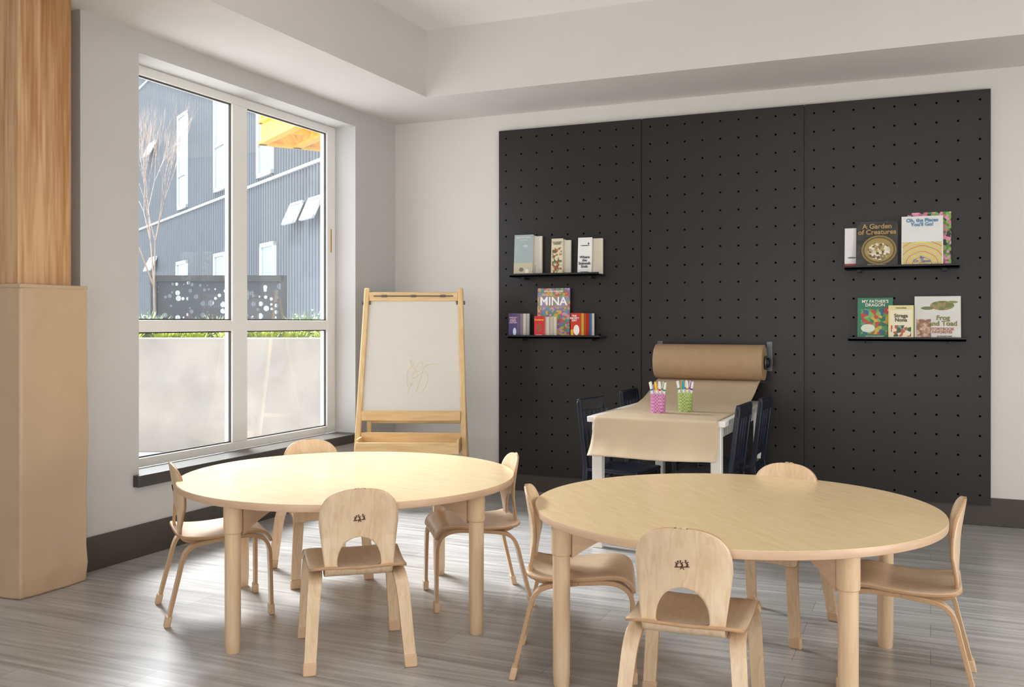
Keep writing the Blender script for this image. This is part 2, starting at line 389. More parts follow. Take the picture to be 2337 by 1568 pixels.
# ------------------------------------------------------------ timber post + pad
post = MB().box(-3.95, -3.64, 2.985, 3.268, 0, CE).done('timber_post', M['fir'], origin=(-3.79, 3.12, 0), bevel=.006)
tag(post, 'square honey-coloured fir timber post with knots', 'post')
bm = bmesh.new(); bmesh.ops.create_cube(bm, size=1)
bmesh.ops.subdivide_edges(bm, edges=bm.edges[:], cuts=30, use_grid_fill=True)
for v in bm.verts:
    v.co = Vector((v.co.x*.45, v.co.y*.355, (v.co.z+.5)*1.36))
    low_ = max(0, 1-v.co.z/.25)
    nn = noise.noise(Vector((v.co.x*3, v.co.y*4, v.co.z*2.4)))*.009 + noise.noise(Vector((v.co.x*8, v.co.y*9, v.co.z*9+3)))*(.004+.008*low_)
    bulge = .008*math.sin(math.pi*min(1, max(0, v.co.z/1.36)))
    s = 1 + (nn+bulge)/.2
    v.co.x *= s; v.co.y *= s
    v.co.z += .004*noise.noise(v.co*9) if v.co.z > .01 else 0
bb = MB(); bb.bm.free(); bb.bm = bm
pr = root('padded_post_wrap', (-3.815, 3.132, 0), 'beige vinyl padded wrap around the foot of the timber post', 'padding')
p = bb.done('pad', M['pad'], parent=pr, smooth=60, bevel=.014, bseg=3)
b = MB(); b.box(-.230, .230, -.183, .183, 1.348, 1.366)
b.done('top_seam', M['pad'], parent=pr, bevel=.006)

# ------------------------------------------------------------ peg panels
PW, PH, PZ = 1.055, 2.45, .12
M['peg'] = pegmat(PW, PH, 9, 21)
for i, xc in enumerate((-2.843+.527, -1.785+.527, -.729+.527)):
    p = MB().box(-PW/2+.002, PW/2-.002, 0, .012, 0, PH).done('pegboard_panel', M['peg'], smooth=0)
    p.location = (xc, 6.30-.001, PZ)
    tag(p, 'tall black perforated peg panel fixed to the wall', 'pegboard', 'black peg panels on the wall')
b = MB(); b.box(-1.80, -1.774, 6.3112, BY, .17, PZ+PH-.004); b.box(-.744, -.718, 6.3112, BY, .17, PZ+PH-.004)
struct(b.done('seam_backing', M['black'], origin=(-1.26, 6.32, .17), smooth=0))  # black strips added behind the panel seams so the gaps read dark

# ------------------------------------------------------------ round tables
def make_table(loc, rz, label):
    t = root('round_table', loc, label, 'table', rz, 'round maple tables')
    H = .563
    top = MB().lathe([(.685, H-.028), (.689, H-.026), (.690, H-.022), (.690, H-.003), (.6895, H-.002)], 128, 1)
    top.lathe([(.6892, H-.0025), (.6885, H)], 128, 0)
    top.done('table_top', [M['maple_top'], M['maple_edge']], t, origin=(0, 0, H), smooth=30)
    for k in range(4):
        a = k*math.pi/2; cx, cy = .638*math.cos(a), .638*math.sin(a)
        lg = MB(); lg.lathe([(.024, 0), (.0265, .006), (.027, .03), (.0285, .034), (.029, .40), (.0285, .432), (.0325, .436), (.0335, .445), (.0335, H-.029)], 32, 0)
        lo = lg.done('leg', M['maple'], t, smooth=30); lo.location = (cx, cy, 0)
        br = MB(); L = .26; n = 10; A = []; B = []
        for i in range(n+1):
            u = i/n; x = .03 + u*L; zl = H-.029-(.085*(1-u)**1.8+.025)
            A.append((x, zl)); B.append((x, H-.029))
        va = [[br.bm.verts.new((-x, s*.022, z)) for x, z in A] for s in (-1, 1)]
        vb = [[br.bm.verts.new((-x, s*.022, z)) for x, z in B] for s in (-1, 1)]
        for i in range(n):
            br.bm.faces.new((va[0][i], va[0][i+1], vb[0][i+1], vb[0][i])); br.bm.faces.new((va[1][i], vb[1][i], vb[1][i+1], va[1][i+1]))
            br.bm.faces.new((va[0][i], va[1][i], va[1][i+1], va[0][i+1])); br.bm.faces.new((vb[0][i], vb[0][i+1], vb[1][i+1], vb[1][i]))
        br.bm.faces.new((va[0][0], vb[0][0], vb[1][0], va[1][0])); br.bm.faces.new((va[0][n], va[1][n], vb[1][n], vb[0][n]))
        bo = br.done('corner_bracket', M['maple_edge'], t, smooth=30); bo.location = (cx, cy, 0); bo.rotation_euler = (0, 0, a)
    return t
make_table((-2.237, 3.436, 0), R(-8), 'round maple table with four turned legs by the easel')
make_table((-.635, 3.395, 0), R(-49), 'round maple table with four turned legs by the peg wall')

# ------------------------------------------------------------ bentwood chairs
def make_chair():
    c = root('bentwood_chair', (0, 0, 0), 'small bent birch plywood chair', 'chair')
    prof = catmull([(-.05, .309), (-.10, .311), (-.134, .322), (-.152, .350), (-.155, .41), (-.158, .50), (-.176, .622)], 14)
    arc = [0]
    for a, bq in zip(prof, prof[1:]): arc.append(arc[-1]+(bq-a).length)
    S = arc[-1]
    def at(s):
        for i in range(1, len(arc)):
            if s <= arc[i]+1e-9:
                k = (s-arc[i-1])/(arc[i]-arc[i-1]); return prof[i-1].lerp(prof[i], k)
        return prof[-1]
    rows = []; N = 120
    for i in range(N+1):
        q = i/N; s = S*(1-(1-q)**1.5); yz = at(s); y, z = yz
        d = S-s; full = .117 + .020*min(1, max(0, (z-.33)/.17))
        rr = .120
        W = full*(max(0, 1-((rr-d)/rr)**2.9))**(1/2.5) if d < rr else full
        Hh = 0
        if y < -.13 and .340 < z < .451:
            e = (z-.355)/.096
            Hh = .076*math.sqrt(max(0, 1-abs(e)**2.2)) if e > 0 else .076*math.sqrt(max(0, 1-(e*.096/.015)**2))
        rows.append((y, z, W, Hh))
    b = MB(); prev = None; NC = 8
    for y, z, W, Hh in rows:
        xs = [-W+(W-Hh)*k/NC for k in range(NC+1)], [Hh+(W-Hh)*k/NC for k in range(NC+1)]
        f = max(0, min(1, (z-.33)/.12))
        cur = [[b.bm.verts.new((x, y+1.3*f*x*x, z)) for x in side] for side in xs]
        if prev:
            for sd in (0, 1):
                for k in range(NC):
                    b.bm.faces.new((prev[sd][k], prev[sd][k+1], cur[sd][k+1], cur[sd][k]))
        prev = cur
    bmesh.ops.remove_doubles(b.bm, verts=b.bm.verts, dist=.0004)
    bmesh.ops.dissolve_degenerate(b.bm, edges=b.bm.edges, dist=.0002)
    b.done('backrest', [M['ply'], M['ply_edge']], c, origin=(0, -.15, .31), smooth=50, solid=.011)
    # burnt emblem: three little figures on a rocking plank
    e = MB(); zc = .522; yb = -.1602-.0067; K = .82
    def yy(z): return yb-(z-zc)*.13
    def st(x0, z0, x1, z1, w=.0026): e.bar((x0*K, yy(z0), z0), (x1*K, yy(z1), z1), w, .0014)
    st(-.026, zc-.013, .026, zc-.009, .0024); st(-.006, zc-.018, .0, zc-.011, .0024); st(.007, zc-.018, .001, zc-.011, .0024)
    for fx, l in ((-.018, 1), (0, -1), (.018, -1)):
        z = zc-.007+fx*.10
        st(fx-.003*l, z, fx+.003*l, z+.008, .0042); st(fx+.002*l, z+.007, fx+.008*l, z+.009, .0020); st(fx-.003*l, z, fx+.004*l, z-.003, .0026); st(fx+.001*l, z+.007, fx-.005*l, z+.010, .0020)
        e.cyl(((fx+.0045*l)*K, yy(z+.013)-.0007, z+.013), ((fx+.0045*l)*K, yy(z+.013)+.0007, z+.013), .0025, seg=12)
    e.done('logo', M['mark'], c, origin=(0, yb, zc), smooth=0)
    sp = catmull([(-.165, .352), (-.12, .341), (-.04, .336), (.05, .341), (.12, .349), (.165, .345), (.192, .326), (.203, .298)], 9)
    b = MB(); prev = None; NC = 14; n = len(sp)
    for i, (y, z) in enumerate(sp):
        q = i/(n-1); W = .168+.012*q
        dr = q*.42
        if dr < .045: W -= .045-math.sqrt(.045**2-(.045-dr)**2)
        d2 = (1-q)*.42
        if d2 < .03: W -= .03-math.sqrt(.03**2-(.03-d2)**2)
        cur = []
        for k in range(NC+1):
            x = -W+2*W*k/NC
            cur.append(b.bm.verts.new((x, y, z-.006*(abs(x)/.18)**4 - .006*math.cos(min(1, abs(x)/.15)*math.pi/2)*max(0, min(1, (n-8-i)/10)))))
        if prev:
            for k in range(NC): b.bm.faces.new((prev[k], prev[k+1], cur[k+1], cur[k]))
        prev = cur
    b.done('seat', [M['ply_seat'], M['ply_edge']], c, origin=(0, 0, .33), smooth=50, solid=.010)
    rear = [(.174, -.207, 0), (.167, -.185, .09), (.160, -.160, .19), (.155, -.145, .25), (.150, -.126, .286), (.146, -.085, .3085), (.143, .015, .3215)]
    front = [(.174, .201, 0), (.168, .200, .10), (.161, .198, .22), (.157, .194, .27), (.152, .173, .308), (.147, .12, .326), (.143, .015, .3215)]
    for pts, kind in ((rear, 0), (front, 1)):
        for sx in (-1, 1):
            path = catmull([(sx*p[0], p[1], p[2]) for p in pts], 8)
            b = MB(); b.strip(path, lambda q: .041+.006*min(1, q*1.5), .0140)
            lo = b.done('leg', [M['ply'], M['ply_edge']], c, origin=(sx*pts[0][0], pts[0][1], 0), bevel=.0015, smooth=40)
            b = MB()
            b.box(-.0232, .0232, -.0115, .0115, 0, .042)
            for v in b.bm.verts:
                v.co.x += -sx*v.co.z*.07; v.co.y += v.co.z*(.23 if kind == 0 else -.01)
                if v.co.z < .01: v.co.x *= .96
            b.done('foot_cap', M['boot'], lo, bevel=.005, bseg=3)
    return c
chairs = [
    (-1.925, 2.990, 38.5, 'small birch chair with its back outward beside the easel-side table'),
    (-2.755, 3.205, -41, 'small bent birch chair side-on beside the padded post'),
    (-1.817, 3.791, 126, 'small bent birch chair pulled out between the two round tables'),
    (-2.671, 3.844, -128.5, 'small bent birch chair facing the table near the window sill'),
    (-.650, 2.838, 3, 'small birch chair, back outward, at the table by peg wall'),
    (-1.147, 3.202, -72.5, 'small bent birch chair tucked sideways under the round table'),
    (-.072, 3.495, 90, 'small birch chair side-on at the round table, rim catching light'),
    (-.575, 3.899, 166, 'small bent birch chair facing the table before the peg wall')]
proto = make_chair()
for i, (x, y, a, lab) in enumerate(chairs):
    c = proto if i == 0 else copy_tree(proto)
    c.location = (x, y, 0); c.rotation_euler = (0, 0, R(a)); c['label'] = lab; c['group'] = 'bent birch chairs at the round tables'

# ------------------------------------------------------------ easel
E = root('whiteboard_easel', (-3.187, 5.648, 0), 'wooden standing easel with whiteboard and tray by the window', 'easel', R(22))
def fy(z): return -.12+.22*z/1.43
def fx(z): return .370-.053*z/1.43
for sx in (-1, 1):
    b = MB(); b.bar((sx*fx(0), fy(0), 0), (sx*fx(1.43), fy(1.43), 1.43), .038, .03, up=(0, 1, 0))
    b.done('leg', M['easel'], E, origin=(sx*fx(0), fy(0), 0), bevel=.008, bseg=3)
    b = MB(); b.bar((sx*.352, .36, 0), (sx*.30, fy(1.37)+.045, 1.37), .035, .025)
    b.done('leg', M['easel'], E, origin=(sx*.352, .36, 0), bevel=.006)
    b = MB(); b.cyl((sx*(fx(1.33)+.03), fy(1.33), 1.33), (sx*(fx(1.33)-.03), fy(1.33), 1.33), .012, seg=16)
    b.done('hinge_bolt', M['steel'], E, origin=(sx*.32, fy(1.33), 1.33))
b = MB()
z0_, z1_ = .60, 1.35
pts = [(-(fx(z0_)-.018), fy(z0_), z0_), ((fx(z0_)-.018), fy(z0_), z0_), ((fx(z1_)-.018), fy(z1_), z1_), (-(fx(z1_)-.018), fy(z1_), z1_)]
A = [b.bm.verts.new(p_) for p_ in pts]; B = [b.bm.verts.new((p_[0], p_[1]+.012, p_[2])) for p_ in pts]
b.bm.faces.new(A); b.bm.faces.new(B[::-1])
for k in range(4): b.bm.faces.new((A[k], B[k], B[(k+1) % 4], A[(k+1) % 4]))
b.done('whiteboard', M['wb'], E, origin=(0, fy(.97), .97), smooth=0)
def rail(z, h, th, mm, nm, dy=0, bev=.004):
    b = MB(); b.box(-(fx(z)-.018), fx(z)-.018, fy(z)-th/2+dy, fy(z)+th/2+dy, z-h/2, z+h/2)
    return b.done(nm, M[mm], E, origin=(0, fy(z)+dy, z), bevel=bev)
rail(1.372, .060, .026, 'easel_h', 'top_rail'); rail(.575, .066, .028, 'easel_h', 'ledge', -.006)
b = MB(); b.box(-.27, .27, fy(1.372)-.018, fy(1.372)-.012, 1.372, 1.380)
for xx in (-.2, 0, .2): b.box(xx-.018, xx+.018, fy(1.372)-.022, fy(1.372)-.012, 1.368, 1.384)
b.done('paper_clip_bar', M['clip'], E, origin=(0, fy(1.37), 1.37), bevel=.002)
b = MB(); b.box(-.335, .335, -.24, -.225, .345, .42); b.box(-.335, .335, -.055, -.04, .345, .465); b.box(-.335, -.32, -.225, -.055, .345, .44); b.box(.32, .335, -.225, -.055, .345, .44); b.box(-.335, .335, -.225, -.055, .35, .36)
b.done('tray', M['easel_h'], E, origin=(0, -.14, .35), bevel=.003)
b = MB(); b.bar((-.335, .30, .50), (.335, .30, .50), .03, .02, up=(0, 0, 1)); b.done('back_rail', M['easel_h'], E, origin=(0, .30, .50), bevel=.003)
for sx in (-1, 1):
    b = MB(); b.bar((sx*.345, -.03, .55), (sx*.335, .27, .52), .025, .012, up=(1, 0, 0)); b.done('brace', M['easel'], E, origin=(sx*.34, .1, .53))
cu = bpy.data.curves.new('scribble', 'CURVE'); cu.dimensions = '3D'; cu.bevel_depth = .0013
M['crayon'] = plain('yellow_marker', '#dccf98', .6)
sp = cu.splines.new('POLY'); pts = []
for i in range(90):
    t = i/89; x = -.03+.10*t+.05*math.sin(23*t)*(.4+.6*t); z = .72+.19*math.sin(3*t)+.04*math.sin(31*t)
    pts.append((x, fy(z)-.0006, z))
for i in range(20):
    t = i/19; pts.append((.08+.16*t, fy(.9+.02*t)-.0006, .90+.02*math.sin(4*t)))
sp.points.add(len(pts)-1)
for q, p_ in zip(sp.points, pts): q.co = (*p_, 1)
tmp = bpy.data.objects.new('tmp', cu); COL.objects.link(tmp)
bpy.context.view_layer.update()
me = bpy.data.meshes.new_from_object(tmp.evaluated_get(bpy.context.evaluated_depsgraph_get())); bpy.data.objects.remove(tmp)
me.materials.clear(); me.materials.append(M['crayon'])
so = bpy.data.objects.new('marker_scribble', me); COL.objects.link(so); so.parent = E

# ------------------------------------------------------------ white table
tx0, tx1, ty0, ty1, TZ = -1.675, -.945, 4.85, 6.22, .70
T = root('rectangular_table', ((tx0+tx1)/2, (ty0+ty1)/2, 0), 'white rectangular table below the paper roll', 'table')
hx, hy = (tx1-tx0)/2, (ty1-ty0)/2
MB().box(-hx, hx, -hy, hy, TZ-.03, TZ).done('table_top', M['whitet'], T, origin=(0, 0, TZ), bevel=.004)
for q in ((-hx+.04, hx-.04, -hy+.03, -hy+.05), (-hx+.04, hx-.04, hy-.05, hy-.03), (-hx+.03, -hx+.05, -hy+.04, hy-.04), (hx-.05, hx-.03, -hy+.04, hy-.04)):
    MB().box(*q, TZ-.09, TZ-.03).done('apron', M['whitet'], T, origin=((q[0]+q[1])/2, (q[2]+q[3])/2, TZ-.06), bevel=.002)
for sx in (-1, 1):
    for sy in (-1, 1):
        cx, cy = sx*(hx-.050), sy*(hy-.045)
        MB().box(cx-.027, cx+.027, cy-.027, cy+.027, 0, TZ-.03).done('leg', M['whitet'], T, origin=(cx, cy, 0), bevel=.004)

def make_slat():
    c = root('slatted_chair', (0, 0, 0), 'dark navy slat-back wooden chair at the white table', 'chair')
    w = .14; SZ = .40
    MB().box(-w-.012, w+.012, -.14, .17, SZ-.022, SZ).done('seat', M['navy'], c, origin=(0, 0, SZ), bevel=.008, bseg=3)
    def yb(z): return -.145-(max(0, z-SZ))*.12
    for sx in (-1, 1):
        b = MB(); b.bar((sx*w, -.175, 0), (sx*w, -.145, SZ), .03, .028); b.bar((sx*w, yb(SZ), SZ-.01), (sx*w, yb(.76), .76), .03, .026)
        b.done('leg', M['navy'], c, origin=(sx*w, -.17, 0), bevel=.004)
        b = MB(); b.bar((sx*w, .155, 0), (sx*w, .15, SZ-.02), .03, .03); b.done('leg', M['navy'], c, origin=(sx*w, .155, 0), bevel=.004)
        b = MB(); b.bar((sx*w, -.155, .16), (sx*w, .155, .16), .018, .02, up=(1, 0, 0)); b.done('stretcher', M['navy'], c, origin=(sx*w, 0, .16))
    b = MB(); b.box(-w-.015, w+.015, yb(.745)-.012, yb(.745)+.010, .705, .775); b.done('back_rail', M['navy'], c, origin=(0, yb(.74), .74), bevel=.008, bseg=3)
    b = MB(); b.box(-w, w, yb(.47)-.01, yb(.47)+.01, .455, .485); b.done('back_rail', M['navy'], c, origin=(0, yb(.47), .47), bevel=.003)
    for ya, yc in ((.14, .155), (-.15, -.135)):
        b = MB(); b.box(-w, w, ya, yc, SZ-.07, SZ-.022); b.done('apron', M['navy'], c, origin=(0, ya, SZ-.04))
    for k in range(4):
        x = -w+(k+1)*2*w/5
        b = MB(); b.bar((x, yb(.48), .48), (x, yb(.72), .72), .024, .010); b.done('back_slat', M['navy'], c, origin=(x, yb(.48), .48), bevel=.002)
    return c
s0 = make_slat()
for i, (x, y, a) in enumerate(((-1.575, 5.15, -100), (-1.565, 5.88, -92), (-1.080, 5.10, 88), (-1.05, 5.62, 88))):
    c = s0 if i == 0 else copy_tree(s0)
    c.location = (x, y, 0); c.rotation_euler = (0, 0, R(a)); c['group'] = 'navy slat-back chairs at the white table'

# ------------------------------------------------------------ paper roll dispenser
px0, px1 = -1.645, -.955; RY, RZ, RR = 6.165, .945, .112
D = root('paper_roll_dispenser', ((px0+px1)/2, 6.298, RZ), 'wall-mounted brown kraft paper roll with sheet pulled over the white table', 'paper roll')
ox, oy, oz = D.location
b = MB(); b.cyl((px0-ox, RY-oy, 0), (px1-ox, RY-oy, 0), RR, seg=64); b.done('paper_roll', M['kraft'], D, origin=(0, RY-oy, 0), smooth=30)
b = MB()
pth = catmull([(6.235, .865), (6.18, .838), (6.08, .815), (5.93, .765), (5.75, .722), (5.55, .7035), (5.3, .7025), (4.95, .7025), (4.86, .7025), (4.838, .693), (4.832, .66), (4.822, .60), (4.795, .545), (4.755, .502)], 6)
prev = None
for i, (y, z) in enumerate(pth):
    cur = []
    for k in range(41):
        q = k/40; sp0, sp1 = px0+.012, px1-.022; x = sp0+(sp1-sp0)*q
        w = dz = 0
        if z < .69 and y < 4.9:
            h = (.70-z)/.2
            w = .008*math.sin(q*8+z*9)*h + .002*math.sin(q*37)*h
            dz = .004*math.sin(q*7+1)*h*h
            x += (q-.5)*.014*h
        cur.append(b.bm.verts.new((x-ox, y+w-oy, z+dz-oz)))
    if prev:
        for k in range(40): b.bm.faces.new((prev[k], prev[k+1], cur[k+1], cur[k]))
    prev = cur
b.done('paper_sheet', M['kraft_l'], D, smooth=60, solid=.0008)
for x, s in ((px0-.012, -1), (px1+.012, 1)):
    b = MB(); xx = x-ox
    b.box(xx-.003, xx+.003, RY-oy-.02, 0, -.03, .03); b.box(xx-.018, xx+.018, -.006, 0, -.06, .13)
    b.cyl((xx-.004, RY-oy, 0), (xx+.004, RY-oy, 0), .045, seg=32)
    b.done('bracket', M['steel'], D, origin=(xx, -.05, 0), bevel=.002)
    b = MB(); b.cyl((xx, RY-oy, 0), (xx+s*.02, RY-oy, 0), .03, seg=24); b.done('knob', M['black'], D, origin=(xx, RY-oy, 0), bevel=.002)
b = MB(); b.bar((px0-ox-.018, RY-oy-.02, -RR-.008), (px1-ox+.018, RY-oy-.02, -RR-.008), .012, .006, up=(0, 0, 1)); b.done('tear_bar', M['black'], D, origin=(0, RY-oy, -RR))

# ------------------------------------------------------------ marker cups
def cupmat(name, c1, c2):
    m, nt, b = newmat(name)
    tc = nt.nodes.new('ShaderNodeTexCoord'); ck = nt.nodes.new('ShaderNodeTexChecker'); ck.inputs['Scale'].default_value = 110
    ck.inputs['Color1'].default_value = lin(c1); ck.inputs['Color2'].default_value = lin(c2)
    nt.links.new(tc.outputs['Object'], ck.inputs['Vector']); nt.links.new(ck.outputs['Color'], b.inputs['Base Color']); b.inputs['Roughness'].default_value = .4
    return m
capcols = ['#d8232a', '#f08020', '#2f6fd0', '#35a04a', '#8a3fa0', '#f0c020', '#22a7b8', '#e0559a']
CM = [plain('marker_cap_'+str(i), c, .35) for i, c in enumerate(capcols)]
M['mbody'] = plain('marker_barrel', '#f4f2f0', .35, var=.01)
def cup(x, y, c1, c2, lab):
    t = root('wire_pencil_cup', (x, y, TZ+.0035), lab, 'pencil cup')
    mm = cupmat(lab, c1, c2); b = MB(); seg = 40
    for i in range(seg):
        a0, a1 = 2*math.pi*i/seg, 2*math.pi*(i+1)/seg
        def P(r, a, z): return b.bm.verts.new((r*math.cos(a), r*math.sin(a), z))
        for r0, r1 in ((.038, .043), (.036, .041)):
            b.bm.faces.new((P(r0, a0, .0), P(r0, a1, .0), P(r1, a1, .105), P(r1, a0, .105)))
    bmesh.ops.remove_doubles(b.bm, verts=b.bm.verts, dist=.00001)
    b.cyl((0, 0, 0), (0, 0, .004), .037, seg=seg)
    b.done('cup_wall', mm, t, smooth=30)
    b = MB()
    for i in range(seg):
        a0, a1 = 2*math.pi*i/seg, 2*math.pi*(i+1)/seg
        b.cyl((.042*math.cos(a0), .042*math.sin(a0), .105), (.042*math.cos(a1), .042*math.sin(a1), .105), .0025, seg=8)
    b.done('cup_rim', plain(lab+' rim', c1, .4), t)
    for k in range(9):
        a = k*2*math.pi/9+.3; rb = .018; rt = .030+.006*(k % 3)
        p0 = Vector((rb*math.cos(a+.5), rb*math.sin(a+.5), .006)); p1 = Vector((rt*math.cos(a), rt*math.sin(a), .125+.012*((k*5) % 4)))
        d = (p1-p0).normalized(); b = MB()
        b.cyl(p0, p0+d*.125, .0068, seg=14, mi=0); b.cyl(p0+d*.125, p0+d*.165, .0072, .0062, seg=14, mi=1 if k % 3 == 0 else 0)
        b.cyl(p0+d*.118, p0+d*.127, .0074, seg=14, mi=1)
        o = b.done('marker', [M['mbody'], CM[(k*3+int(x*10)) % 8]]); o.location = t.location
        tag(o, 'white marker with a coloured cap standing in a pencil cup', 'marker', 'markers in the '+lab.split()[0]+' pencil cup')
cup(-1.37, 5.162, '#dba0c8', '#b8619f', 'pink wire-mesh pencil cup full of markers')
cup(-1.252, 5.30, '#c2d58c', '#93b155', 'green wire-mesh pencil cup full of markers')

# ------------------------------------------------------------ shelves
SHY = 6.165
def shelf(xa, xb, z, lab):
    s = root('wall_shelf', ((xa+xb)/2, 6.298, z), lab, 'shelf', group='black ledges on the peg panels'); w = (xb-xa)/2
    b = MB(); b.box(-w, w, SHY-6.298, 0, -.014, 0); b.box(-w, w, SHY-6.298, SHY-6.294, -.014, .010); b.done('shelf_board', M['black'], s, bevel=.001)
    for q in (-w*.75, w*.75):
        b = MB(); b.box(q-.012, q+.012, -.09, 0, -.03, -.014); b.done('support_peg', M['black'], s, origin=(q, -.04, -.02))
shelf(-2.70, -2.045, 1.527, 'narrow black ledge holding three upright books')
shelf(-2.715, -2.035, 1.10, 'narrow black ledge holding small board books')
shelf(-.48, .155, 1.532, 'narrow black ledge holding large picture books')
shelf(-.46, .19, 1.10, 'narrow black ledge holding three picture books')

def text_mesh(s, size, mat, font_bold=False):
    cu = bpy.data.curves.new('txt', 'FONT'); cu.body = s; cu.size = size; cu.align_x = 'CENTER'; cu.align_y = 'CENTER'; cu.extrude = .0003
    if font_bold: cu.offset = size*.02
    cu.space_line = .85
    o = bpy.data.objects.new('tmp', cu); COL.objects.link(o); bpy.context.view_layer.update()
    me = bpy.data.meshes.new_from_object(o.evaluated_get(bpy.context.evaluated_depsgraph_get())); bpy.data.objects.remove(o)
    me.materials.clear(); me.materials.append(mat); return me
def book(x0, x1, h, th, y, z, tilt, cover, label, texts=(), art=(), group=None, rz=0, spine=None):
    w = x1-x0
    r = root('book', ((x0+x1)/2, y, z+.001), label, 'book', R(rz), group, rx=R(-tilt))
    b = MB(); c = .0025
    b.box(-w/2, w/2, 0, c, 0, h); b.box(-w/2, w/2, th-c, th, 0, h); b.box(-w/2, -w/2+c, c, th-c, 0, h)
    b.done('cover', cover, r, smooth=0)
    b = MB(); b.box(-w/2+c, w/2-.003, c, th-c, .003, h-.003); b.done('pages', M['paper'], r, smooth=0)
    for i, a in enumerate(art):
        b = MB(); yo = -.0004-.0003*i
        if a[0] == 'e':
            _, cx, cz, rx, rz_, _m = a; n = 32
            vs = [b.bm.verts.new((cx*w+rx*w*math.cos(2*math.pi*k/n), yo, cz*h+rz_*h*math.sin(2*math.pi*k/n))) for k in range(n)]
        else:
            _, xa, xb, za, zb, _m = a
            vs = [b.bm.verts.new(p) for p in ((xa*w, yo, za*h), (xb*w, yo, za*h), (xb*w, yo, zb*h), (xa*w, yo, zb*h))]
        b.bm.faces.new(vs)
        b.done('cover_art', a[-1], r, smooth=0)
    for (s, size, cx, cz, mm) in texts:
        me = text_mesh(s, size, mm, True); o = bpy.data.objects.new('title_text', me); COL.objects.link(o)
        o.parent = r; o.location = (cx*w, -.0035, cz*h); o.rotation_euler = (R(90), 0, 0)
    return r
def C(c, r=.35):
    k = 'c_'+c
    if k not in M: M[k] = plain('print_'+c[1:], c, r, var=.03)
    return M[k]
g1 = 'upright books on the upper ledge by the easel'
book(-2.69, -2.547, .285, .055, 6.215, 1.527, 4, C('#a3b2b5'), 'tall pale grey-blue book with landscape cover', [('GREEK HERO POCKET', .011, 0, .93, C('#f0ead8')), ('a tale for children', .008, 0, .87, C('#f0ead8'))], [('r', -.5, .5, 0, .3, C('#c8bfa4')), ('e', -.1, .14, .12, .05, C('#7a6f58')), ('e', .2, .1, .1, .05, C('#efeee6')), ('e', .1, .72, .14, .03, C('#c3ced0'))], g1)
book(-2.66, -2.50, .275, .018, 6.272, 1.527, .5, C('#e9e5db'), 'cream paperback standing behind the grey-blue book', group=g1)
book(-2.41, -2.325, .25, .05, 6.215, 1.527, 4, C('#ded3b4'), 'cream book with green and red woodland cover', [('THE SECRET\nGARDEN', .013, 0, .87, C('#4d5a3c'))], [('r', -.42, .42, .05, .75, patches('woodland_print', ['#ded3b4', '#8c9a6c', '#b3472e', '#ded3b4', '#5d6b48'], 70))], g1)
book(-2.39, -2.285, .24, .016, 6.272, 1.527, .5, C('#efeadf'), 'cream paperback standing behind the woodland book', group=g1)
book(-2.215, -2.114, .25, .06, 6.215, 1.527, 4, C('#efefed'), 'white book with black ink title', [('Where\nthe\nSidewalk\nEnds', .025, 0, .33, C('#1c1c1c')), ('Shel Silverstein', .009, 0, .06, C('#1c1c1c'))], [('e', .0, .78, .35, .012, C('#333333')), ('e', .25, .83, .05, .03, C('#333333'))], g1)
book(-2.17, -2.055, .245, .016, 6.276, 1.527, .3, C('#e7e0d0'), 'cream hardback standing behind the white book', group=g1)
g2 = 'board books on the lower ledge by the easel'
book(-2.715, -2.645, .16, .02, 6.185, 1.10, 0, C('#55457a'), 'small purple board book', [('HAROLD\nand the\nPURPLE\nCRAYON', .014, 0, .7, C('#f0c9d8'))], [('e', .15, .2, .18, .17, C('#cfe4f2'))], g2)
for k, (dx, cc) in enumerate(((.022, '#8a7a9a'), (.040, '#e8e2dc'), (.058, '#d8cfd0'))):
    book(-2.715+dx, -2.645+dx, .158, .018, 6.208+.020*k, 1.10, 0, C(cc), 'small board book stacked behind the purple one', group=g2)
art = patches('picture_book_collage', ['#d9b73a', '#8f72b5', '#c95c4c', '#d9a0b0', '#5a9a7a', '#c9a860', '#6a97b9'], 60)
band = patches('picture_book_band', ['#a98fb4', '#a89a62', '#b5807a', '#8fa08a', '#9a86ac'], 45)
book(-2.53, -2.29, .335, .012, 6.262, 1.10, 1.5, art, 'tall colourful picture book with white capital title', [('MINA', .082, 0, .72, C('#ffffff')), ('MATTHEW FORSYTHE', .014, 0, .93, C('#ffffff'))], [('r', -.46, .46, .60, .84, band)], group=g2)
book(-2.52, -2.445, .14, .018, 6.182, 1.10, 0, C('#d3202c'), 'small red board book', [('Corduroy', .017, 0, .82, C('#f4e04a')), ('Don Freeman', .008, 0, .08, C('#ffffff'))], [('e', 0, .42, .26, .22, C('#9b5a34'))], g2)
for k, (dx, cc) in enumerate(((.025, '#e5dccf'), (.045, '#d8d0c4'), (.065, '#efe9df'))):
    book(-2.52+dx, -2.445+dx, .135, .016, 6.203+.019*k, 1.10, 0, C(cc), 'small pale board book stacked behind the red one', group=g2)
book(-2.252, -2.182, .16, .016, 6.182, 1.10, 0, C('#c7331f'), 'small red board book with white title', [('THE\nSNOWY\nDAY', .018, -.1, .78, C('#ffffff'))], [('e', .1, .28, .3, .22, C('#f2ece4')), ('r', -.5, -.2, 0, .3, C('#e3b13a'))], g2)
for k, (dx, cc) in enumerate(((.016, '#e8b93c'), (.030, '#d24a2c'), (.044, '#b8362a'), (.057, '#4a78b8'), (.070, '#efe6da'))):
    book(-2.252+dx, -2.182+dx, .158, .013, 6.200+.015*k, 1.10, 0, C(cc), 'small coloured board book in a fanned stack', group=g2)
g3 = 'picture books on the upper ledge'
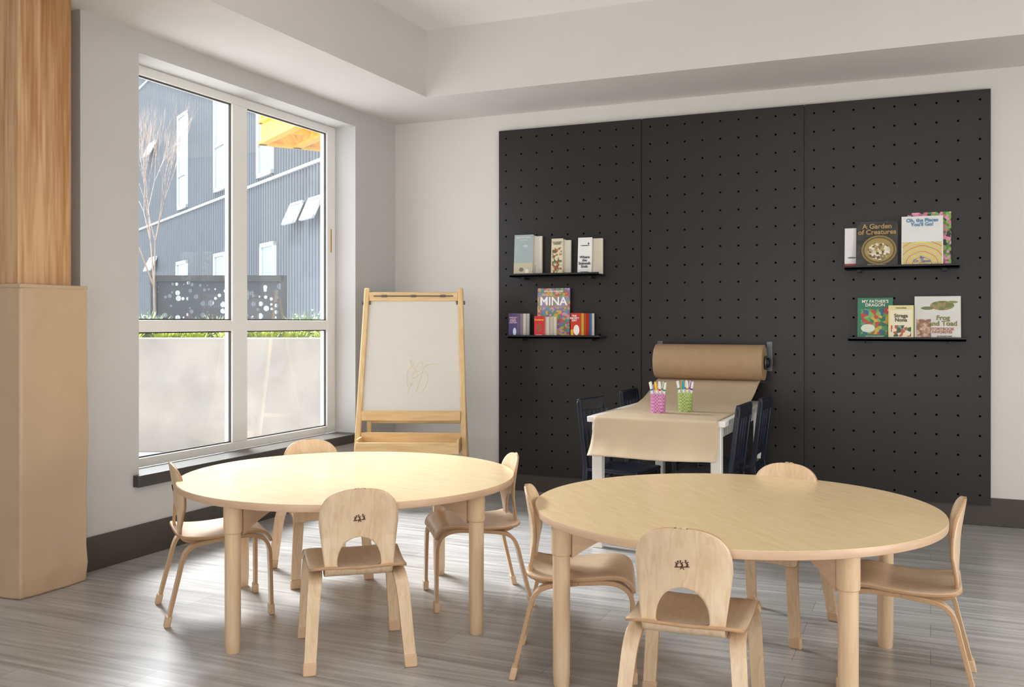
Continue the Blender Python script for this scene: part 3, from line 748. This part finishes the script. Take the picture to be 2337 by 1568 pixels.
book(-.485, -.40, .245, .010, 6.24, 1.532, 6, C('#ece9e8'), 'white picture book with red foot band', (), [('r', -.5, .5, 0, .1, C('#c23a3a')), ('e', 0, .25, .3, .02, C('#6a6a6a'))], g3)
book(-.417, -.18, .285, .012, 6.205, 1.532, 11, patches('dark_cover_print', ['#2c2b2a', '#35332f', '#232322', '#3b3a38'], 40), 'dark picture book with gold lettering and round gold scene', [('A Garden\nof Creatures', .042, 0, .82, C('#b8965a')), ('Sheila Heti  Esme Shapiro', .010, 0, .04, C('#cfc6b0'))], [('e', .05, .37, .42, .32, C('#8f783c')), ('e', .05, .37, .38, .285, C('#5b4a2a')), ('e', .05, .37, .35, .26, C('#a08a50')), ('e', .05, .34, .27, .19, patches('dark_scene_print', ['#8f7a3e', '#e8e2d0', '#6e4a2c', '#b4a267', '#d8cdb4'], 70))], g3)
book(-.128, .112, .325, .012, 6.258, 1.532, 4, patches('pink_green_print', ['#dc6f95', '#7fb24e', '#e79ab5', '#4f8a3f', '#2a2a2a'], 55), 'pink and green patterned picture book behind', group=g3)
sw = rings('pastel_swirl_print', '#e6d84a', ['#e58bb2', '#7cc1c9', '#f0e9d8', '#b8d36b', '#e79a55'], 9)
book(-.16, .068, .305, .012, 6.20, 1.532, 10, C('#e6e8e6'), 'white picture book with pastel swirls', [('Oh, the Places\nYou\'ll Go!', .030, 0, .87, C('#2a7fae')), ('By\nDr. Seuss', .024, -.0, .13, C('#2f6fae'))], [('r', -.47, .47, .02, .48, sw)], g3)
g4 = 'picture books on the lower ledge'
book(-.41, -.209, .25, .016, 6.225, 1.10, 9, C('#2f7d5d'), 'green picture book with white capitals', [("MY FATHER'S\nDRAGON", .026, 0, .86, C('#f2efe0')), ('75', .018, .38, .68, C('#ffffff')), ('RUTH STILES GANNETT', .010, 0, .05, C('#f2efe0'))], [('r', -.4, .4, .1, .72, patches('jungle_print', ['#2f7d5d', '#d8b23c', '#5aa065', '#c6452f', '#35628f', '#7db46c'], 45)), ('e', -.2, .25, .2, .1, C('#dfe6d4')), ('e', .38, .68, .12, .09, C('#cf3a2a'))], g4)
book(-.232, -.092, .20, .012, 6.185, 1.10, 6, C('#e6dc9a'), 'small pale yellow picture book with arch frame', [('Strega\nNona', .030, 0, .62, C('#3a2a1c')), ('Tomie dePaola', .010, 0, .92, C('#3a2a1c'))], [('r', -.44, .44, .04, .86, C('#eee6c8')), ('r', -.4, .4, .06, .4, patches('village_print', ['#e9e0c0', '#c05b3a', '#3b5a3c', '#e9e0c0', '#8aa8b0'], 50))], g4)
book(-.088, .163, .255, .020, 6.205, 1.10, 9, C('#dedcd6'), 'large white picture book with olive and brown artwork', [('Frog\nand Toad', .040, .12, .42, C('#7d7a2c')), ('STORYBOOK\nFAVORITES', .022, .1, .19, C('#b05a34')), ('by Arnold Lobel', .012, .15, .06, C('#333333'))], [('e', .1, .78, .26, .11, patches('olive_print', ['#6f7a45', '#8a8f5a', '#a6875e', '#6f7a45'], 50)), ('e', -.22, .72, .14, .04, C('#6f7a45')), ('e', .32, .86, .12, .03, C('#8a8f5a')), ('r', -.46, -.14, .03, .46, patches('brown_print', ['#b08a70', '#c9a58c', '#8f6a50', '#d5b8a2'], 60))], g4)

# ------------------------------------------------------------ exterior
Fv = Vector((-math.sin(R(23.5)), math.cos(R(23.5)), 0)); Rv = Vector((math.cos(R(23.5)), math.sin(R(23.5)), 0))
g = MB().box(-30, OX-.01, 3.52, 40, -.05, .05).box(-30, -4.71, -4, 3.52, -.05, .05).box(OX-.01, 6, BY+.21, 40, -.05, .05).done('ground', M['pave'], smooth=0); struct(g)
pl = Fv*9.05+Rv*(-2.65); P = root('concrete_planter', (pl.x, pl.y, .05), 'long board-formed concrete planter wall outside the window', 'planter', R(23.5))
b = MB(); b.box(-1.8, 1.35, -.55, -.40, 0, 1.01); b.box(-1.8, 1.35, .62, .75, 0, 1.01); b.box(-1.8, -1.65, -.40, .62, 0, 1.01); b.box(1.2, 1.35, -.40, .62, 0, 1.01)
b.done('planter_wall', M['concrete'], P, bevel=.008)
b = MB(); b.box(-1.65, 1.2, -.40, .62, .0, .94); b.done('soil_bed', M['soil'], P, smooth=0)
a0 = Vector((-7.11, 7.38, 0)); a1 = Vector((-5.91, 7.90, 0)); mid = (a0+a1)/2; L = (a1-a0).length; ang = math.atan2(a1.y-a0.y, a1.x-a0.x)
S_ = root('garden_screen', (mid.x, mid.y, .985), 'dark metal garden screen with round cut-outs in the planter', 'screen', ang)
MB().box(-L/2, L/2, -.003, .003, 0.02, .64).done('screen_sheet', M['screen'], S_, smooth=0)
b = MB(); b.box(-L/2, L/2, -.02, .02, .62, .68); b.box(-L/2-.02, -L/2+.04, -.02, .02, 0, .68); b.box(L/2-.03, L/2+.02, -.02, .02, 0, .68); b.box(-L/2, L/2, -.02, .02, .0, .04); b.box(.08, .22, -.01, .01, 0, .66)
b.done('screen_frame', M['black'], S_, smooth=0)
def shrub(mm, n, sp, ht):
    b = MB()
    for i in range(n):
        a = random.uniform(0, 6.28); r = random.uniform(0, sp); l = random.uniform(.5, 1)*ht; lean = random.uniform(.1, .7)
        p = Vector((r*math.cos(a)*.5, r*math.sin(a)*.5, 0)); d = Vector((math.cos(a)*lean, math.sin(a)*lean, 1)).normalized()
        w = Vector((-math.sin(a), math.cos(a), 0))*.009
        q = p+d*l*.6; e = q+(d+Vector((math.cos(a), math.sin(a), -.3))*.3)*l*.4
        vs = [b.bm.verts.new(v) for v in (p-w*.5, p+w*.5, q+w, e, q-w)]; b.bm.faces.new(vs)
        if i % 3 == 0:
            for k in range(3):
                c_ = p+d*l*random.uniform(.3, 1); u = Vector((random.uniform(-1, 1), random.uniform(-1, 1), random.uniform(-.5, 1))).normalized()*.03; v2 = u.cross(Vector((random.random(), .3, 1))).normalized()*.012
                b.bm.faces.new([b.bm.verts.new(x) for x in (c_, c_+u*.5+v2, c_+u, c_+u*.5-v2)])
    return b.done('shrub', mm, smooth=0)
protos = [shrub(M['leaf'], 260, .24, .19), shrub(M['leaf2'], 260, .18, .36)]
used = [False, False]
for j, r_ in enumerate([-4.1, -3.80, -3.49, -3.18, -2.88, -2.58, -2.28, -1.98, -1.68]):
    for tt, pi in ((8.80, 0), (9.20, 1)):
        if pi == 1 and j in (1, 3, 6): continue
        o = protos[pi]
        if used[pi]: o = o.copy(); COL.objects.link(o)
        used[pi] = True
        v = Fv*(tt+random.uniform(-.02, .02))+Rv*(r_+random.uniform(-.03, .03))
        o.location = (v.x, v.y, .985); o.rotation_euler = (0, 0, random.uniform(0, 6)); s_ = random.uniform(.8, 1.0); o.scale = (s_, s_, s_)
        tag(o, 'yellow-green groundcover shrub in the concrete planter' if pi == 0 else 'grey-green leafy shrub in the concrete planter', 'shrub', 'shrubs in the concrete planter')
random.seed(21)
b = MB()
def grow(p, d, l, r, dep):
    q = p+d*l; b.cyl(p, q, r, r*.75, seg=6, caps=False)
    if dep == 0: return
    for i in range(3 if dep > 1 else 2):
        nd = (d+Vector((random.uniform(-1, 1), random.uniform(-1, 1), random.uniform(0, .8)))*.27).normalized()
        nd.z = abs(nd.z)
        grow(q, nd, l*random.uniform(.72, .92), r*.58, dep-1)
tv = Fv*9.45+Rv*(-3.50)
grow(Vector((0, 0, 0)), Vector((-.03, 0, 1)), .56, .015, 6)
tag(b.done('bare_tree', M['bark'], origin=(0, 0, 0), smooth=60), 'slender bare multi-branch tree growing in the planter', 'tree').location = (tv.x, tv.y, .98)
B = root('apartment_building', (-6.895, 10.09, .05), 'blue-grey corrugated metal apartment block with white-framed windows', 'building', math.atan2(.56, -.829))
b = MB(); x = -2.0; pts = []
while x < 20:
    pts += [(x, 0), (x+.045, 0), (x+.055, .03), (x+.10, .03)]; x += .11
vb = [b.bm.verts.new((p[0], p[1], 0)) for p in pts]; vt = [b.bm.verts.new((p[0], p[1], 12)) for p in pts]
for i in range(len(pts)-1): b.bm.faces.new((vb[i], vb[i+1], vt[i+1], vt[i]))
b.box(-2, 20, -.3, -.02, 0, 12)
b.done('facade_cladding', M['facade'], B, smooth=0)
for z in (3.19, 6.3, 9.4):
    b = MB(); b.box(-2, 20, 0, .055, z-.02, z+.02); b.done('ledge', M['fframe'], B, origin=(9, .05, z), smooth=0)
def fwin(s0, s1, z0, z1):
    b = MB(); b.box(s0, s1, .0, .05, z0, z1, 1)
    for q in ((s0-.04, s0+.02, z0-.04, z1+.04), (s1-.02, s1+.04, z0-.04, z1+.04), (s0-.04, s1+.04, z0-.04, z0+.02), (s0-.04, s1+.04, z1-.02, z1+.04), (s0, s1, z0+(z1-z0)*.35-.02, z0+(z1-z0)*.35+.02)):
        b.box(q[0], q[1], 0, .07, q[2], q[3], 0)
    b.done('window', [M['fframe'], M['fglass']], B, origin=((s0+s1)/2, .05, z0), smooth=0)
for s0, s1, z0, z1 in ((1.9, 2.45, 1.1, 2.25), (2.0, 2.6, 3.3, 4.6), (4.3, 4.9, 3.35, 5.4), (4.3, 4.9, 1.1, 2.25), (6.8, 7.4, 3.3, 5.0), (6.8, 7.5, 1.1, 2.25), (11.5, 12.3, 3.3, 5.2), (5.2, 6, 6.4, 8), (12, 12.8, 6.5, 8.2)):
    fwin(s0, s1, z0, z1)
for s0, s1, z in ((.04, .52, 2.74), (.72, 1.20, 2.74), (9.2, 9.9, 2.5), (9.3, 10.0, 4.9)):
    b = MB(); mt = Matrix.Translation((s0, .04, z)) @ Matrix.Rotation(R(24), 4, 'X')
    w_ = s1-s0
    b.box(.04, w_-.04, 0, .012, -.28, -.04, 1, mt)
    for q in ((0, w_, -.04, 0), (0, w_, -.32, -.28), (0, .04, -.32, 0), (w_-.04, w_, -.32, 0)): b.box(q[0], q[1], -.01, .02, q[2], q[3], 0, mt)
    b.done('awning_window', [M['fframe'], M['fglass']], B, origin=(s0, .04, z), smooth=0)
b = MB()
for y_ in (.88, .45):
    b.box(-2.3, -.17, y_, y_+.02, 3.26, 3.50); b.box(-2.3, -.17, y_-.04, y_+.06, 3.24, 3.27); b.box(-2.3, -.17, y_-.04, y_+.06, 3.49, 3.52)
b.box(-.20, -.17, 0, .9, 3.26, 3.50); b.box(-.24, -.14, 0, .93, 3.24, 3.27); b.box(-.24, -.14, 0, .93, 3.49, 3.52)
for i in range(9): b.box(-.45-.22*i, -.40-.22*i, 0, .9, 3.36, 3.50)
for i in range(18): b.box(-2.3, -.2, .02+.05*i, .04+.05*i, 3.52, 3.54)
for q in (.05, .9): b.box(-.25, -.20, q-.025, q+.025, 3.5, 4.4)
for zz in (3.7, 3.9, 4.1, 4.35): b.box(-.24, -.21, 0, .92, zz, zz+.03); b.box(-2.3, -.21, .89, .92, zz, zz+.03)
b.done('balcony', M['yellow'], B, origin=(-1, .5, 3.3), smooth=0, label='yellow steel balcony')

# ------------------------------------------------------------ light
w = bpy.data.worlds.new('sky'); scene.world = w; w.use_nodes = True; nt = w.node_tree
bg = nt.nodes['Background']; bg.inputs['Color'].default_value = (.88, .94, 1.0, 1); bg.inputs['Strength'].default_value = 2.6
def area(name, loc, target, sx, sy, en, col):
    l = bpy.data.lights.new(name, 'AREA'); l.shape = 'RECTANGLE'; l.size = sx; l.size_y = sy; l.energy = en; l.color = col
    o = bpy.data.objects.new(name, l); COL.objects.link(o); o.location = loc
    o.rotation_euler = (Vector(target)-Vector(loc)).to_track_quat('-Z', 'Y').to_euler(); return o
area('ceiling_fill', (.2, 2.0, 3.1), (.2, 2.0, 0), 3.5, 3.5, 42, (1, .99, .98))  # added overhead fill, no known fixture
area('side_daylight_fill', (3.2, 2.8, .75), (-.5, 5.2, 2.6), 2.6, 1.2, 86, (1, .98, .95))  # low fill added to lift the soffit, standing in for right-window bounce
area('rear_daylight_fill', (-.8, -2.0, 1.2), (-.8, 4, 2.0), 4.5, 1.8, 84, (1, .995, .98))  # added fill for the room, standing in for unseen windows behind
area('window_fill', (-7.6, 6.6, 5.4), (-2.4, 3.6, .4), 3.0, 2.2, 2600, (.95, .975, 1.0))  # area lamp added outdoors, out of view, to fill the room through the window
l = bpy.data.lights.new('sun', 'SUN'); l.energy = 2.4; l.angle = R(1); l.color = (1, .95, .87)
o = bpy.data.objects.new('sun', l); COL.objects.link(o)
o.rotation_euler = Vector((.25, -.9, 1.0)).to_track_quat('Z', 'Y').to_euler()
scene.view_settings.view_transform = 'Standard'

# ------------------------------------------------------------ camera
cd = bpy.data.cameras.new('camera'); cd.sensor_width = 36; cd.lens = 36*2197/2337; cd.shift_y = -49/2337; cd.clip_start = .05
cam = bpy.data.objects.new('camera', cd); COL.objects.link(cam); cam.location = (0, 0, 1.2); cam.rotation_euler = (R(90), 0, R(23.5))
scene.camera = cam
